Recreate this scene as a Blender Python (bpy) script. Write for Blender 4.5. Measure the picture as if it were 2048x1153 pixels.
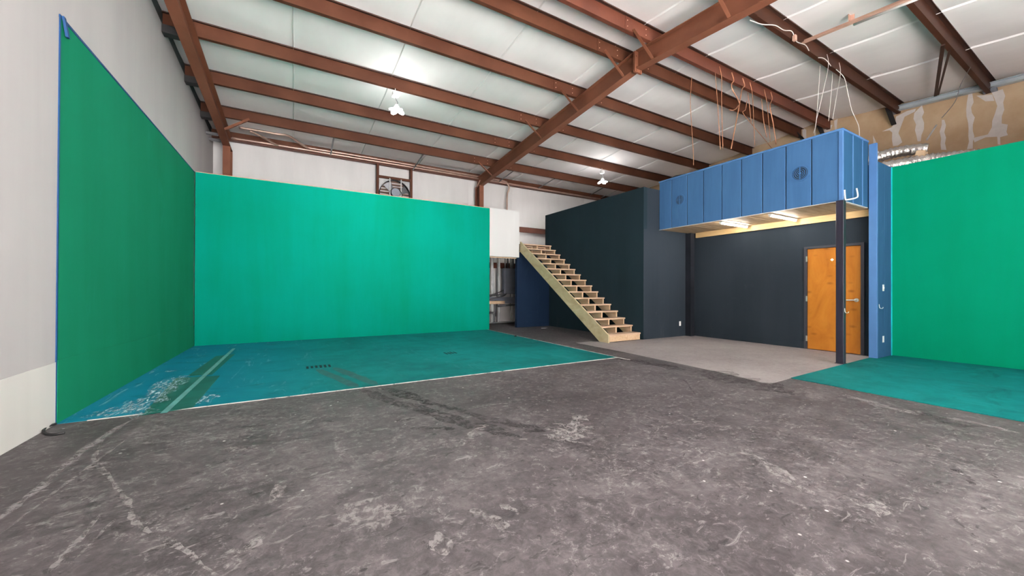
import bpy, bmesh, math, random
from mathutils import Vector, Matrix, noise
random.seed(7)
sc = bpy.context.scene
for o in list(bpy.data.objects): bpy.data.objects.remove(o)
col = sc.collection
# ------------------------------------------------------------------ camera
FPX, YAW, PITCH, ROLL, CAMH = 752.1, 0.522792, 0.003488, 0.003524, 1.2
FW = Vector((math.sin(YAW)*math.cos(PITCH), math.cos(YAW)*math.cos(PITCH), math.sin(PITCH)))
R0 = Vector((math.cos(YAW), -math.sin(YAW), 0)); U0 = R0.cross(FW)
RT = R0*math.cos(ROLL)+U0*math.sin(ROLL); UP = U0*math.cos(ROLL)-R0*math.sin(ROLL)
CP = Vector((0, 0, CAMH))
cd = bpy.data.cameras.new('camera'); cam = bpy.data.objects.new('camera', cd); col.objects.link(cam)
cd.sensor_width = 36; cd.lens = FPX/2048*36; cd.clip_start = .05; cd.clip_end = 200
cam.matrix_world = Matrix.Translation(CP) @ Matrix((RT, UP, -FW)).transposed().to_4x4()
sc.camera = cam
# ------------------------------------------------------------------ world, sun, exposure
sc.view_settings.view_transform = 'Standard'; sc.view_settings.look = 'None'
sc.view_settings.gamma = 1; sc.view_settings.use_curve_mapping = False
sc.view_settings.exposure = 0.18
wd = bpy.data.worlds.new('world'); sc.world = wd; wd.use_nodes = True
wd.node_tree.nodes['Background'].inputs[0].default_value = (1, .985, .975, 1)
wd.node_tree.nodes['Background'].inputs[1].default_value = 15.0
LAMP_W = 95.0
sd = bpy.data.lights.new('sun', 'SUN'); sd.energy = 340.0; sd.angle = .02; sd.color = (1, .985, .97)   # low sun through the made-up open bay behind the camera; it lands on the floor short of the view
so = bpy.data.objects.new('sun', sd); col.objects.link(so); so.rotation_euler = (math.radians(90-31), 0, 0); so.location = (5, -30, 19)
sc.cycles.max_bounces = 9; sc.cycles.diffuse_bounces = 5
TUBE_E = 85.0
# ------------------------------------------------------------------ pixel helpers: a point of the photograph on a real plane
def ray(u, v): return RT*((u-1024)/FPX) + FW - UP*((v-576.5)/FPX)
def pX(u, v, x): d = ray(u, v); return CP + d*(x/d.x)
def pY(u, v, y): d = ray(u, v); return CP + d*(y/d.y)
def pZ(u, v, z=0.): d = ray(u, v); return CP + d*((z-CAMH)/d.z)
RIDGE = 4.85
def ztop(y): return 5.59-.081*(y-RIDGE) if y > RIDGE else 5.59-.09*(RIDGE-y)   # top of the rafters, underside of the purlins
PD = .23
# ------------------------------------------------------------------ materials
MATS = {}
PAINT = .86      # overall reflectance of the painted and wooden surfaces
def mat(name, c, rough=.6, metal=0., var=.12, scale=2., stretch=(1, 1, 1), c2=None, bump=0., bscale=30., emit=0., detail=5., lo=.35, hi=.65, spec=.35):
    m = bpy.data.materials.new(name); m.use_nodes = True; nt = m.node_tree; N = nt.nodes; L = nt.links
    if not emit and name not in ('insul', 'seam', 'panel_grey'): c = tuple(x*PAINT for x in c); c2 = c2 and tuple(x*PAINT for x in c2)
    b = N['Principled BSDF']; b.inputs['Roughness'].default_value = rough; b.inputs['Metallic'].default_value = metal
    b.inputs['Specular IOR Level'].default_value = spec
    if emit:
        b.inputs['Emission Color'].default_value = (*c, 1); b.inputs['Emission Strength'].default_value = emit
        b.inputs['Base Color'].default_value = (*c, 1); MATS[name] = m; return m
    g = N.new('ShaderNodeNewGeometry'); mp = N.new('ShaderNodeMapping'); mp.inputs['Scale'].default_value = stretch
    L.new(g.outputs['Position'], mp.inputs[0])
    n = N.new('ShaderNodeTexNoise'); n.inputs['Scale'].default_value = scale; n.inputs['Detail'].default_value = detail; n.inputs['Roughness'].default_value = .6
    L.new(mp.outputs[0], n.inputs['Vector'])
    r = N.new('ShaderNodeValToRGB'); r.color_ramp.elements[0].position = lo; r.color_ramp.elements[1].position = hi
    a = c if c2 is not None else tuple(x*(1-var) for x in c); bb = c2 if c2 is not None else tuple(min(1, x*(1+var)) for x in c)
    r.color_ramp.elements[0].color = (*a, 1); r.color_ramp.elements[1].color = (*bb, 1)
    L.new(n.outputs['Fac'], r.inputs[0]); L.new(r.outputs[0], b.inputs['Base Color'])
    if bump:
        n2 = N.new('ShaderNodeTexNoise'); n2.inputs['Scale'].default_value = bscale; n2.inputs['Detail'].default_value = 4
        L.new(mp.outputs[0], n2.inputs['Vector'])
        bp = N.new('ShaderNodeBump'); bp.inputs['Strength'].default_value = bump; bp.inputs['Distance'].default_value = .02
        L.new(n2.outputs['Fac'], bp.inputs['Height']); L.new(bp.outputs[0], b.inputs['Normal'])
    MATS[name] = m; return m
class NB:
    """small node builder for the richer surfaces"""
    def __init__(s, name, rough=.6, spec=.35):
        s.m = bpy.data.materials.new(name); s.m.use_nodes = True; s.nt = s.m.node_tree; s.N = s.nt.nodes; s.L = s.nt.links
        s.b = s.N['Principled BSDF']; s.b.inputs['Roughness'].default_value = rough; s.b.inputs['Specular IOR Level'].default_value = spec
        s.pos = s.N.new('ShaderNodeNewGeometry').outputs['Position']; MATS[name] = s.m
    def map(s, scale=(1, 1, 1), rot=(0, 0, 0), loc=(0, 0, 0), vec=None):
        n = s.N.new('ShaderNodeMapping'); n.inputs['Scale'].default_value = scale; n.inputs['Rotation'].default_value = rot; n.inputs['Location'].default_value = loc
        s.L.new(vec or s.pos, n.inputs[0]); return n.outputs[0]
    def noise(s, scale, detail=6, rough=.6, dist=0., vec=None, color=False):
        n = s.N.new('ShaderNodeTexNoise'); n.inputs['Scale'].default_value = scale; n.inputs['Detail'].default_value = detail
        n.inputs['Roughness'].default_value = rough; n.inputs['Distortion'].default_value = dist
        s.L.new(vec or s.pos, n.inputs['Vector']); return n.outputs['Color' if color else 'Fac']
    def vor(s, scale, feature='F1', vec=None, rand=1.):
        n = s.N.new('ShaderNodeTexVoronoi'); n.feature = feature; n.inputs['Scale'].default_value = scale; n.inputs['Randomness'].default_value = rand
        s.L.new(vec or s.pos, n.inputs['Vector']); return n.outputs['Distance']
    def ramp(s, fac, stops):
        n = s.N.new('ShaderNodeValToRGB'); e = n.color_ramp.elements
        while len(e) < len(stops): e.new(.5)
        for q, (p, c) in zip(e, stops): q.position = p; q.color = (*c, 1) if len(c) == 3 else c
        s.L.new(fac, n.inputs[0]); return n.outputs[0]
    def step(s, fac, a, b, inv=False):
        n = s.N.new('ShaderNodeMapRange'); n.inputs[1].default_value = a; n.inputs[2].default_value = b
        n.inputs[3].default_value = 1. if inv else 0.; n.inputs[4].default_value = 0. if inv else 1.
        s.L.new(fac, n.inputs[0]); return n.outputs[0]
    def math(s, op, a, b):
        n = s.N.new('ShaderNodeMath'); n.operation = op
        for i, x in enumerate((a, b)):
            if isinstance(x, (int, float)): n.inputs[i].default_value = x
            else: s.L.new(x, n.inputs[i])
        return n.outputs[0]
    def mix(s, fac, a, b, mode='MIX'):
        n = s.N.new('ShaderNodeMix'); n.data_type = 'RGBA'; n.blend_type = mode
        if isinstance(fac, (int, float)): n.inputs[0].default_value = fac
        else: s.L.new(fac, n.inputs[0])
        for i, x in ((6, a), (7, b)):
            if isinstance(x, tuple): n.inputs[i].default_value = (*x, 1)
            else: s.L.new(x, n.inputs[i])
        return n.outputs[2]
    def axis(s, k):
        n = s.N.new('ShaderNodeSeparateXYZ'); s.L.new(s.pos, n.inputs[0]); return n.outputs[k]
    def done(s, colr, bump=None, strength=.2, dist=.01, rough=None):
        s.L.new(colr, s.b.inputs['Base Color'])
        if bump is not None:
            n = s.N.new('ShaderNodeBump'); n.inputs['Strength'].default_value = strength; n.inputs['Distance'].default_value = dist
            s.L.new(bump, n.inputs['Height']); s.L.new(n.outputs[0], s.b.inputs['Normal'])
        if rough is not None: s.L.new(rough, s.b.inputs['Roughness'])
        return s.m

def concrete(name, dark, mid, light, scuff, wear=1.):
    dark, mid, light, scuff = [tuple(x*PAINT for x in c) for c in (dark, mid, light, scuff)]
    k = NB(name, .62, .2)
    n1 = k.noise(.45, 3, .6, .4); n2 = k.noise(3.2, 6, .72, .25); n3 = k.noise(17, 6, .78, .6)
    f = k.math('ADD', k.math('ADD', k.math('MULTIPLY', n1, .32), k.math('MULTIPLY', n2, .36)), k.math('MULTIPLY', n3, .32))
    c = k.ramp(f, [(.39, dark), (.5, mid), (.61, light)])
    # worn pale scuffs: ragged islands, gathered in worn lanes
    lane = k.step(n1, .42, .60)
    s1 = k.step(k.noise(1.5, 8, .82, 1.1, k.map((1.3, .9, 1.), (0, 0, .6))), .53, .68)
    s2 = k.step(n3, .46, .60)
    sc_ = k.math('MULTIPLY', k.math('MULTIPLY', s1, k.math('ADD', k.math('MULTIPLY', s2, .8), .2)), k.math('ADD', k.math('MULTIPLY', lane, .7), .3))
    c = k.mix(k.math('MULTIPLY', sc_, .9*wear), c, scuff)
    # flaking sealer: crooked pale hairlines and chips
    wob = k.N.new('ShaderNodeVectorMath'); wob.operation = 'ADD'
    w2 = k.N.new('ShaderNodeVectorMath'); w2.operation = 'SCALE'; w2.inputs[3].default_value = .6
    k.L.new(k.noise(2.2, 6, .75, color=True), w2.inputs[0]); k.L.new(k.pos, wob.inputs[0]); k.L.new(w2.outputs[0], wob.inputs[1])
    e1 = k.step(k.vor(3.6, 'DISTANCE_TO_EDGE', wob.outputs[0]), .0, .03, True)
    c = k.mix(k.math('MULTIPLY', k.math('MULTIPLY', e1, s2), .6*wear), c, scuff)
    ch = k.step(k.noise(8, 5, .7, 1.4, k.map((.7, 1.6, 1), (0, 0, -.5), (2, 3, 0))), .60, .66)
    c = k.mix(k.math('MULTIPLY', ch, .5*wear), c, scuff)
    pit = k.step(k.noise(10, 4, .7, .9, k.map((.8, 1.5, 1), (0, 0, -.5), (7, 1, 0))), .34, .40, True)
    c = k.mix(k.math('MULTIPLY', pit, .6*wear), c, tuple(x*.6 for x in dark))
    dk = k.step(k.noise(.8, 6, .74, .8, k.map((1, 2.2, 1), (0, 0, -.3), (5, 1, 0))), .54, .68)
    c = k.mix(k.math('MULTIPLY', dk, .5*wear), c, tuple(x*.7 for x in dark))
    # grit: dark and pale specks
    sp = k.step(k.vor(2.4, 'F1', k.map((1, 1.8, 1), loc=(.3, .8, 0))), .03, .05, True)
    c = k.mix(k.math('MULTIPLY', sp, .75), c, (.02, .018, .02))
    sw = k.step(k.vor(4.5, 'F1', k.map(loc=(4.3, 2.8, 0))), .03, .05, True)
    c = k.mix(k.math('MULTIPLY', sw, .7*wear), c, (.5, .48, .47))
    return k.done(c, n3, .35, .010, k.math('ADD', k.math('MULTIPLY', n2, .3), .42))
concrete('concrete_dark', (.040, .035, .037), (.080, .071, .075), (.150, .136, .140), (.29, .27, .272))
concrete('concrete_pale', (.21, .185, .185), (.30, .27, .27), (.37, .34, .338), (.43, .40, .395), .35)
concrete('concrete_bounce', (.36, .34, .335), (.46, .44, .43), (.54, .52, .51), (.58, .56, .55), .3)  # extra bright, so the added bounce floor lifts the ceiling
def teal_floor():
    k = NB('teal_paint', .7, .08)
    n1 = k.noise(.5, 6, .6, .5); n2 = k.noise(3.5, 8, .7, .4)
    f = k.math('ADD', k.math('MULTIPLY', n1, .6), k.math('MULTIPLY', n2, .4))
    c = k.ramp(f, [(.34, (.003, .085, .088)), (.5, (.003, .132, .128)), (.66, (.005, .18, .175))])
    # rubbed, chalky blue paint nearer the left wall
    lx = k.step(k.axis(0), .6, -1.6)
    c = k.mix(k.math('MULTIPLY', lx, .75), c, (.006, .165, .27))
    s1 = k.step(k.noise(2.1, 9, .75, 1., k.map((3, .6, 1), (0, 0, .25))), .57, .7)
    c = k.mix(k.math('MULTIPLY', s1, k.math('ADD', k.math('MULTIPLY', lx, .6), .12)), c, (.26, .45, .50))
    dk = k.step(k.noise(1.0, 8, .72, .8, k.map((1, 2.4, 1))), .56, .7)
    c = k.mix(k.math('MULTIPLY', dk, .6), c, (.004, .055, .058))
    sp = k.step(k.vor(1.5), .012, .02, True)
    c = k.mix(sp, c, (.015, .03, .03))
    return k.done(c, n2, .12, .004)
teal_floor()
def wallpaint(name, base, streak, amt=.5, blot=None, sx=1.6):
    base, streak, blot = [c and tuple(x*PAINT for x in c) for c in (base, streak, blot)]
    k = NB(name, .85, .05)
    n1 = k.noise(sx, 5, .6, .2, k.map((1, 1, .1))); n2 = k.noise(.6, 4, .55)
    f = k.math('ADD', k.math('MULTIPLY', n1, .55), k.math('MULTIPLY', n2, .45))
    c = k.ramp(f, [(.36, tuple(b*(1-amt)+s*amt for b, s in zip(base, streak))), (.55, base), (.7, tuple(min(1, b*1.08) for b in base))])
    if blot:
        q = k.step(k.noise(1.7, 8, .72, .6, k.map((1, 1, .45))), .60, .72)
        c = k.mix(k.math('MULTIPLY', q, .35), c, blot)
    return k.done(c, k.noise(60, 3, .6), .05, .004)
wallpaint('wall_white', (.46, .44, .435), (.40, .38, .38), .7)
wallpaint('wall_cream', (.64, .625, .59), (.52, .51, .48), .7, (.66, .64, .61))
wallpaint('white_paint', (.72, .71, .70), (.68, .67, .66), .5)
wallpaint('green_paint', (.0, .245, .17), (.0, .20, .11), .8)
wallpaint('green_right', (.0, .24, .128), (.0, .205, .10), .7)
wallpaint('green_shaded', (.008, .205, .105), (.006, .17, .08), .7, (.012, .24, .145))  # darker green carries the weaker light on the left wall
wallpaint('charcoal', (.027, .036, .047), (.019, .026, .034), .8, (.06, .072, .085))
wallpaint('charcoal_stair', (.016, .029, .037), (.012, .021, .027), .8, (.045, .056, .064))
wallpaint('navy', (.013, .027, .058), (.010, .018, .04), .8, (.03, .05, .085))
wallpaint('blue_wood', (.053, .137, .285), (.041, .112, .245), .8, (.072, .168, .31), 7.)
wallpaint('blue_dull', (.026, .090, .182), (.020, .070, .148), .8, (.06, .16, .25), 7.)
mat('blue_trim', (.062, .165, .36), .5, var=.06)
mat('blue_tape', (.003, .05, .16), .6)
mat('cyan_edge', (.0, .50, .56), .6)
mat('black_paint', (.012, .014, .02), .5, var=.3)
mat('frame_paint', (.040, .040, .052), .5, var=.1)
mat('post_paint', (.016, .014, .027), .45, var=.35, scale=5, stretch=(6, 6, .5))
mat('steel_brown', (.062, .020, .010), .6, var=.22, scale=1.2, c2=(.098, .036, .019), spec=.15)
mat('steel_main', (.135, .046, .024), .6, var=.22, scale=1.2, c2=(.20, .075, .042), spec=.2)
mat('steel_deep', (.036, .012, .006), .6, scale=1.5, c2=(.058, .021, .011), spec=.15)
mat('steel_red', (.085, .024, .013), .55, var=.2, scale=1.5, c2=(.125, .038, .021), spec=.25)
mat('steel_dark', (.035, .013, .008), .6, var=.3)
mat('steel_pink', (.50, .30, .23), .5, var=.15)
mat('gap_shade', (.012, .026, .027), .6)  # shade of the gap over the left wall, put into the colour
mat('steel_black', (.02, .019, .02), .6)
mat('galv', (.55, .56, .56), .35, .7, .15, 6)
mat('galv_blue', (.50, .56, .60), .4, .3, .1, 4)
mat('conduit_metal', (.40, .27, .22), .35, .55, .2, 3)
mat('conduit_grey', (.16, .16, .17), .4, .5, .2, 3)
mat('panel_grey', (.19, .205, .25), .45, .2, .15, 2)
mat('insul', (.93, .895, .888), .55, var=.05, scale=.9, bump=.25, bscale=2.2, stretch=(1, .35, 1), spec=.3)
mat('insul_wall', (.75, .73, .72), .55, var=.05, scale=1.2, bump=.35, bscale=3.0, stretch=(1.5, 1, .3), spec=.3)
mat('seam', (.86, .84, .83), .5, var=.03)
mat('kraft', (.44, .30, .18), .75, var=.2, scale=1.1, c2=(.56, .42, .28), spec=.2)
mat('mud', (.66, .61, .59), .8, var=.08, scale=4, bump=.2)
mat('foil', (.72, .69, .66), .22, .95, .2, 9, bump=.9, bscale=26)
mat('copper', (.50, .24, .14), .38, .5, .2, 6)
mat('cable_white', (.75, .70, .66), .5)
mat('white_plastic', (.82, .81, .79), .4, var=.03)
mat('tape_pale', (.10, .30, .29), .7, var=.15, scale=8)
mat('tyre_dark', (.004, .085, .082), .7, var=.2, scale=8)
mat('tape_dark', (.004, .105, .085), .6, var=.2, scale=3)
mat('rubber', (.015, .015, .016), .6)
mat('chrome', (.75, .75, .76), .35, .8, .05)
mat('hinge_metal', (.70, .68, .64), .3, .8, .05)
mat('lamp_on', (1., .985, .97), emit=40.)
mat('tube_on', (1., .93, .84), emit=TUBE_E)
def wood(name, a, b, c_, sc_=(14, 14, 1.2), rot=(0, 0, 0), rough=.55, knots=0.):
    a, b, c_ = [tuple(x*PAINT for x in c) for c in (a, b, c_)]
    k = NB(name, rough, .35)
    v = k.map(sc_, rot)
    n = k.noise(1.0, 7, .65, 1.4, v); n2 = k.noise(1.2, 4, .6)
    c = k.ramp(n, [(.32, a), (.5, b), (.68, c_)])
    c = k.mix(k.math('MULTIPLY', k.step(n2, .45, .7), .3), c, a)
    if knots:
        q = k.step(k.vor(knots, 'F1', k.map((.05, 1, 1.9), loc=(0, .1, .35))), .03, .22, True)
        c = k.mix(k.math('MULTIPLY', q, .75), c, tuple(x*.38 for x in a))
    return k.done(c, n, .08, .003)
wood('pine', (.52, .34, .20), (.62, .43, .27), (.70, .52, .35), (14, 1.2, 14))
wood('pine_tread', (.50, .33, .22), (.60, .42, .29), (.68, .50, .37), (1.2, 14, 14))
wood('pine_green', (.36, .29, .165), (.47, .39, .235), (.54, .46, .30), (14, 1.6, 3))
wood('soffit_wood', (.30, .20, .115), (.42, .30, .185), (.50, .37, .24), (1.2, 12, 12))
wood('ledger_wood', (.58, .38, .17), (.68, .47, .23), (.75, .55, .30), (12, 1.2, 12))
wood('door_wood', (.36, .118, .010), (.45, .160, .016), (.52, .20, .028), (2.5, 2.5, .9), rough=.4, knots=3.1)
def ragged(name, c, th=.46, sc_=9., st=(1, 1, 1), al=1.):
    k = NB(name, .8, .15); a = k.noise(sc_, 7, .8, .3, k.map(st))
    k.L.new(k.math('MULTIPLY', k.step(a, th-.02, th+.12), al), k.b.inputs['Alpha'])
    return k.done(k.ramp(a, [(.4, tuple(x*.8 for x in c)), (.6, c)]))
ragged('scrape', (.24, .225, .226), .42, 17., al=.8); ragged('stain_dark', (.035, .030, .032), .44, 13., al=.42); ragged('mark_dark', (.006, .02, .02), .28, 12.)
ragged('tape_white', (.50, .50, .47), .36, 7.); ragged('chalk', (.42, .58, .64), .50, 13., (2.2, .6, 1), .9)
# ------------------------------------------------------------------ mesh helpers
ORG = {}
class MB:
    def __init__(s): s.v = []; s.f = []
    def add(s, vs, fs):
        n = len(s.v); s.v += [Vector(p) for p in vs]; s.f += [tuple(i+n for i in f) for f in fs]; return s
    def box(s, x0, x1, y0, y1, z0, z1):
        return s.add([(x, y, z) for z in (z0, z1) for y in (y0, y1) for x in (x0, x1)],
                     [(0, 2, 3, 1), (4, 5, 7, 6), (0, 1, 5, 4), (2, 6, 7, 3), (0, 4, 6, 2), (1, 3, 7, 5)])
    def prism(s, poly, d):
        """flat polygon swept along d"""
        n = len(poly); d = Vector(d)
        a = [Vector(p) for p in poly]
        return s.add(a+[p+d for p in a], [tuple(range(n))[::-1], tuple(range(n, 2*n))]+[(i, (i+1) % n, n+(i+1) % n, n+i) for i in range(n)])
    def bar(s, a, b, w, h, up=(0, 0, 1)):
        a, b = Vector(a), Vector(b); t = (b-a).normalized(); u = Vector(up)
        sd = t.cross(u)
        if sd.length < 1e-4: sd = t.cross(Vector((1, 0, 0)))
        sd.normalize(); u = sd.cross(t)
        q = [sd*(sx*w/2)+u*(sz*h/2) for sx, sz in ((-1, -1), (1, -1), (1, 1), (-1, 1))]
        return s.prism([a+p for p in q], b-a)
    def tube(s, pts, r, n=8, closed=False):
        P = [Vector(p) for p in pts]; m = len(P); rr = r if hasattr(r, '__len__') else [r]*m
        base = len(s.v); prev = None
        for i, p in enumerate(P):
            t = (P[min(i+1, m-1)]-P[max(i-1, 0)]).normalized()
            if prev is None:
                ref = Vector((0, 0, 1)) if abs(t.z) < .9 else Vector((1, 0, 0)); a = t.cross(ref).normalized()
            else:
                a = (prev-t*prev.dot(t)).normalized()
            prev = a; b = t.cross(a)
            for k in range(n):
                g = 2*math.pi*k/n; s.v.append(p+(a*math.cos(g)+b*math.sin(g))*rr[i])
        for i in range(m-1):
            for k in range(n):
                s.f.append((base+i*n+k, base+i*n+(k+1) % n, base+(i+1)*n+(k+1) % n, base+(i+1)*n+k))
        s.f.append(tuple(base+k for k in range(n))[::-1]); s.f.append(tuple(base+(m-1)*n+k for k in range(n)))
        return s
    def disc(s, c, ax, r, h, n=20, r2=None):
        c = Vector(c); ax = Vector(ax).normalized()
        return s.tube([c, c+ax*h], [r, r if r2 is None else r2], n)
    def ring(s, c, ax, ro, ri, h, n=28):
        c = Vector(c); ax = Vector(ax).normalized(); a = ax.orthogonal().normalized(); b = ax.cross(a); o = len(s.v)
        for k in range(n):
            g = 2*math.pi*k/n; d = a*math.cos(g)+b*math.sin(g)
            s.v += [c+d*ro, c+d*ro+ax*h, c+d*ri+ax*h, c+d*ri]
        for k in range(n):
            for j in range(4):
                s.f.append((o+4*k+j, o+4*((k+1) % n)+j, o+4*((k+1) % n)+(j+1) % 4, o+4*k+(j+1) % 4))
        return s
    def build(s, name, m, parent=None, bevel=0., smooth=False, label=None, cat=None, group=None, kind=None):
        me = bpy.data.meshes.new(name)
        lo = Vector([min(v[i] for v in s.v) for i in range(3)]); hi = Vector([max(v[i] for v in s.v) for i in range(3)])
        org = Vector(((lo.x+hi.x)/2, (lo.y+hi.y)/2, lo.z))
        me.from_pydata([tuple(v-org) for v in s.v], [], s.f); me.update()
        bm = bmesh.new(); bm.from_mesh(me); bmesh.ops.recalc_face_normals(bm, faces=bm.faces[:])
        if bevel: bmesh.ops.bevel(bm, geom=bm.edges[:], offset=bevel, segments=1, affect='EDGES', profile=.5)
        bm.to_mesh(me); bm.free()
        me.materials.append(MATS[m])
        if smooth:
            for p in me.polygons: p.use_smooth = True
        o = bpy.data.objects.new(name, me); col.objects.link(o); ORG[o.name] = org
        if parent is not None: o.parent = parent; o.location = org-ORG[parent.name]
        else: o.location = org
        return tag(o, label, cat, group, kind)
def tag(o, label=None, cat=None, group=None, kind=None):
    for k, v in (('label', label), ('category', cat), ('group', group), ('kind', kind)):
        if v: o[k] = v
    return o
def thing(name, loc, label=None, cat=None, group=None, kind=None):
    o = bpy.data.objects.new(name, None); col.objects.link(o); o.empty_display_size = .1
    ORG[o.name] = Vector(loc); o.location = loc
    return tag(o, label, cat, group, kind)
def quadgrid(nx, ny, fn):
    v = [fn(i/nx, j/ny) for j in range(ny+1) for i in range(nx+1)]
    f = [(j*(nx+1)+i, j*(nx+1)+i+1, (j+1)*(nx+1)+i+1, (j+1)*(nx+1)+i) for j in range(ny) for i in range(nx)]
    m = MB(); m.add(v, f); return m
def smooth_path(pts, k=6):
    P = [Vector(p) for p in pts]; out = []
    for i in range(len(P)-1):
        a, b, c, d = P[max(i-1, 0)], P[i], P[i+1], P[min(i+2, len(P)-1)]
        for j in range(k):
            t = j/k
            out.append(.5*((2*b)+(c-a)*t+(2*a-5*b+4*c-d)*t*t+(3*b-a-3*c+d)*t**3))
    return out+[P[-1]]
def ribbon(pts, w, z, jit=.25, k=6):
    """ragged flat strip lying on the floor"""
    P = smooth_path([(p[0], p[1], z) for p in pts], k); m = MB(); vs = []; n = len(P)
    for i, p in enumerate(P):
        t = (P[min(i+1, n-1)]-P[max(i-1, 0)]).normalized(); s = Vector((-t.y, t.x, 0))
        tp = min(1, i/(n*.15)+.15, (n-1-i)/(n*.15)+.15)
        a = w*tp*(.5+random.uniform(-jit, jit)); b = w*tp*(.5+random.uniform(-jit, jit))
        vs += [p+s*a, p-s*b]
    m.add(vs, [(2*i, 2*i+1, 2*i+3, 2*i+2) for i in range(n-1)]); return m
# ================================================================== SETTING
XL, XR, YB, YF = -1.824, 12.5, 12.0, -9.0  # YF: room lengthened behind the camera to a made-up open end for even light
X1, X2, X3 = 7.25, 9.08, 9.56          # stair wall, door wall, right green wall
GZ = 3.61                              # height of the green back wall
GY = 10.02
# floor
fl = MB().box(-2.3, 13, -1.2, 12.4, -.15, 0).build('floor', 'concrete_dark', label='scuffed dark grey concrete floor of the warehouse', kind='structure')
MB().prism([(5.47, 6.6, .0), (5.47, 5.2, .0), (5.42, 4.2, .0), (5.36, 3.2, .0), (5.24, 2.60, .0), (5.30, 2.52, 0), (5.9, 2.55, .0), (9.08, 2.6, .0), (9.08, 6.25, .0), (7.25, 6.25, .0), (6.3, 6.22, 0), (5.9, 6.6, 0)], (0, 0, .004)).build('concrete_slab', 'concrete_pale', fl, label='paler concrete slab in front of the dark recess')
MB().box(-2.3, 13, -9.4, -1.202, -.15, 0).build('floor_bounce', 'concrete_bounce', label='added pale concrete floor behind the camera, bouncing sun up to the ceiling', kind='structure')  # added pale floor out of view, throws sunlight up to the ceiling
# painted floor areas
tp = thing('painted_floor_area', (1.56, 7.4, 0), 'large teal painted floor area in front of the green back wall', 'painted floor')
MB().prism([(XL, 4.86, 0), (4.93, 4.83, 0), (4.945, GY, 0), (XL, GY, 0)], (0, 0, .003)).build('paint', 'teal_paint', tp)
MB().prism([(-1.62, 4.845, 0), (4.96, 4.815, 0), (4.96, 4.835, 0), (-1.62, 4.865, 0)], (0, 0, .005)).build('edge_tape', 'tape_white', tp, label='thin white tape line along the edge')
MB().prism([(4.93, 4.55, 0), (4.96, 4.55, 0), (4.965, GY, 0), (4.945, GY, 0)], (0, 0, .005)).build('edge_tape', 'tape_white', tp)
a, b = pZ(327, 828), pZ(468, 698)
def strip(a, b, o0, o1):
    t = (b-a).normalized(); s = Vector((t.y, -t.x, 0)); return [a+s*o0, a+s*o1, b+s*o1, b+s*o0]
ln = [pZ(*q) for q in ((272, 836), (365, 753), (438, 759), (385, 812))]
MB().prism([pZ(283, 832, .003), pZ(352, 757, .003), pZ(440, 752, .003), pZ(386, 816, .003)], (0, 0, .002)).build('dark_strip', 'tape_dark', tp, label='darker green rectangle on the teal floor')
MB().prism([pZ(375, 753, .003), pZ(432, 713, .003), pZ(470, 709, .003), pZ(424, 750, .003)], (0, 0, .002)).build('dark_strip', 'tape_dark', tp)
MB().prism([p+Vector((0, 0, .005)) for p in strip(a, b, -.026, .026)], (0, 0, .001)).build('pale_tape', 'tape_pale', tp, label='straight pale tape line')
for cu, cv, n_ in ((637, 734, 6), (901, 707, 4)):
    c = pZ(cu, cv); m = MB()
    for i in range(n_):
        x = c.x+(i-(n_-1)/2)*.06; m.box(x-.016, x+.016, c.y-.09+random.uniform(-.03, .02), c.y+.09+random.uniform(-.02, .03), .003, .005)
    m.build('skid_mark', 'mark_dark', tp, kind='stuff', label='small group of short black skid bars')
for off in (0, .23):
    MB_ = ribbon([(.28+off, 6.3), (.50+off, 5.5), (.66+off, 4.9)], .13, .0042, .1).build('tyre_mark', 'tyre_dark', tp)
    ribbon([(.66+off, 4.8), (1.0+off, 3.9), (1.35+off, 3.1), (1.6+off, 2.6)], .15, .0007+off*.0005, .3).build('tyre_mark', 'stain_dark', fl)
for i, (q, w) in enumerate((([(268, 838), (300, 800), (345, 765), (368, 752)], .16), ([(215, 832), (250, 822), (290, 800)], .10), ([(180, 838), (200, 830), (240, 815)], .10), ([(300, 790), (330, 775), (350, 768)], .14), ([(395, 810), (430, 790)], .10), ([(330, 745), (352, 742)], .08))):
    ribbon([pZ(*p) for p in q], w*1.5, .0052+.0003*i, .3).build('chalk_streak', 'chalk', tp)
tr = thing('painted_floor_area', (7.7, 1.0, 0), 'teal painted floor corner below the right green wall', 'painted floor')
MB().prism([(5.86, 2.545, 0), (5.80, 1.2, 0), (5.74, -.6, 0), (X3, -.6, 0), (X3, 2.5, 0), (8.88, 2.62, 0)], (0, 0, .007)).build('paint', 'teal_paint', tr)
# scrapes, crack and stains with shapes of their own on the bare concrete
FZ = [.0010]
def fmark(px, w, m='scrape', jit=.35, z=None):
    FZ[0] += .00012
    ribbon([pZ(*q) for q in px], w*1.3, FZ[0], jit).build('scrape_mark' if m == 'scrape' else 'stain_mark', m, fl)
fmark([(268, 838), (180, 893), (100, 960), (0, 1040)], .035)
fmark([(240, 850), (150, 915), (60, 990), (0, 1030)], .02)
fmark([(215, 865), (188, 918), (205, 940), (250, 995), (270, 1040), (300, 1065), (350, 1090), (430, 1150)], .022)
fmark([(170, 938), (212, 928)], .05)
fmark([(255, 878), (190, 925), (110, 985), (0, 1070)], .014)
fmark([(200, 1030), (140, 1100), (95, 1150)], .018)
fmark([(230, 1040), (150, 1120)], .012)
fmark([(300, 1100), (350, 1092)], .02)
fmark([(912, 896), (935, 876), (962, 858), (975, 850)], .05)
fmark([(1135, 868), (1150, 848), (1165, 832)], .10)
fmark([(1125, 885), (1140, 868), (1160, 850)], .22)
fmark([(690, 1010), (760, 1030), (800, 1012)], .14)
fmark([(860, 1100), (905, 1085)], .10)
fmark([(940, 1020), (985, 1040), (1010, 1065)], .05)
fmark([(1480, 900), (1540, 930), (1600, 985)], .06)
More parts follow.
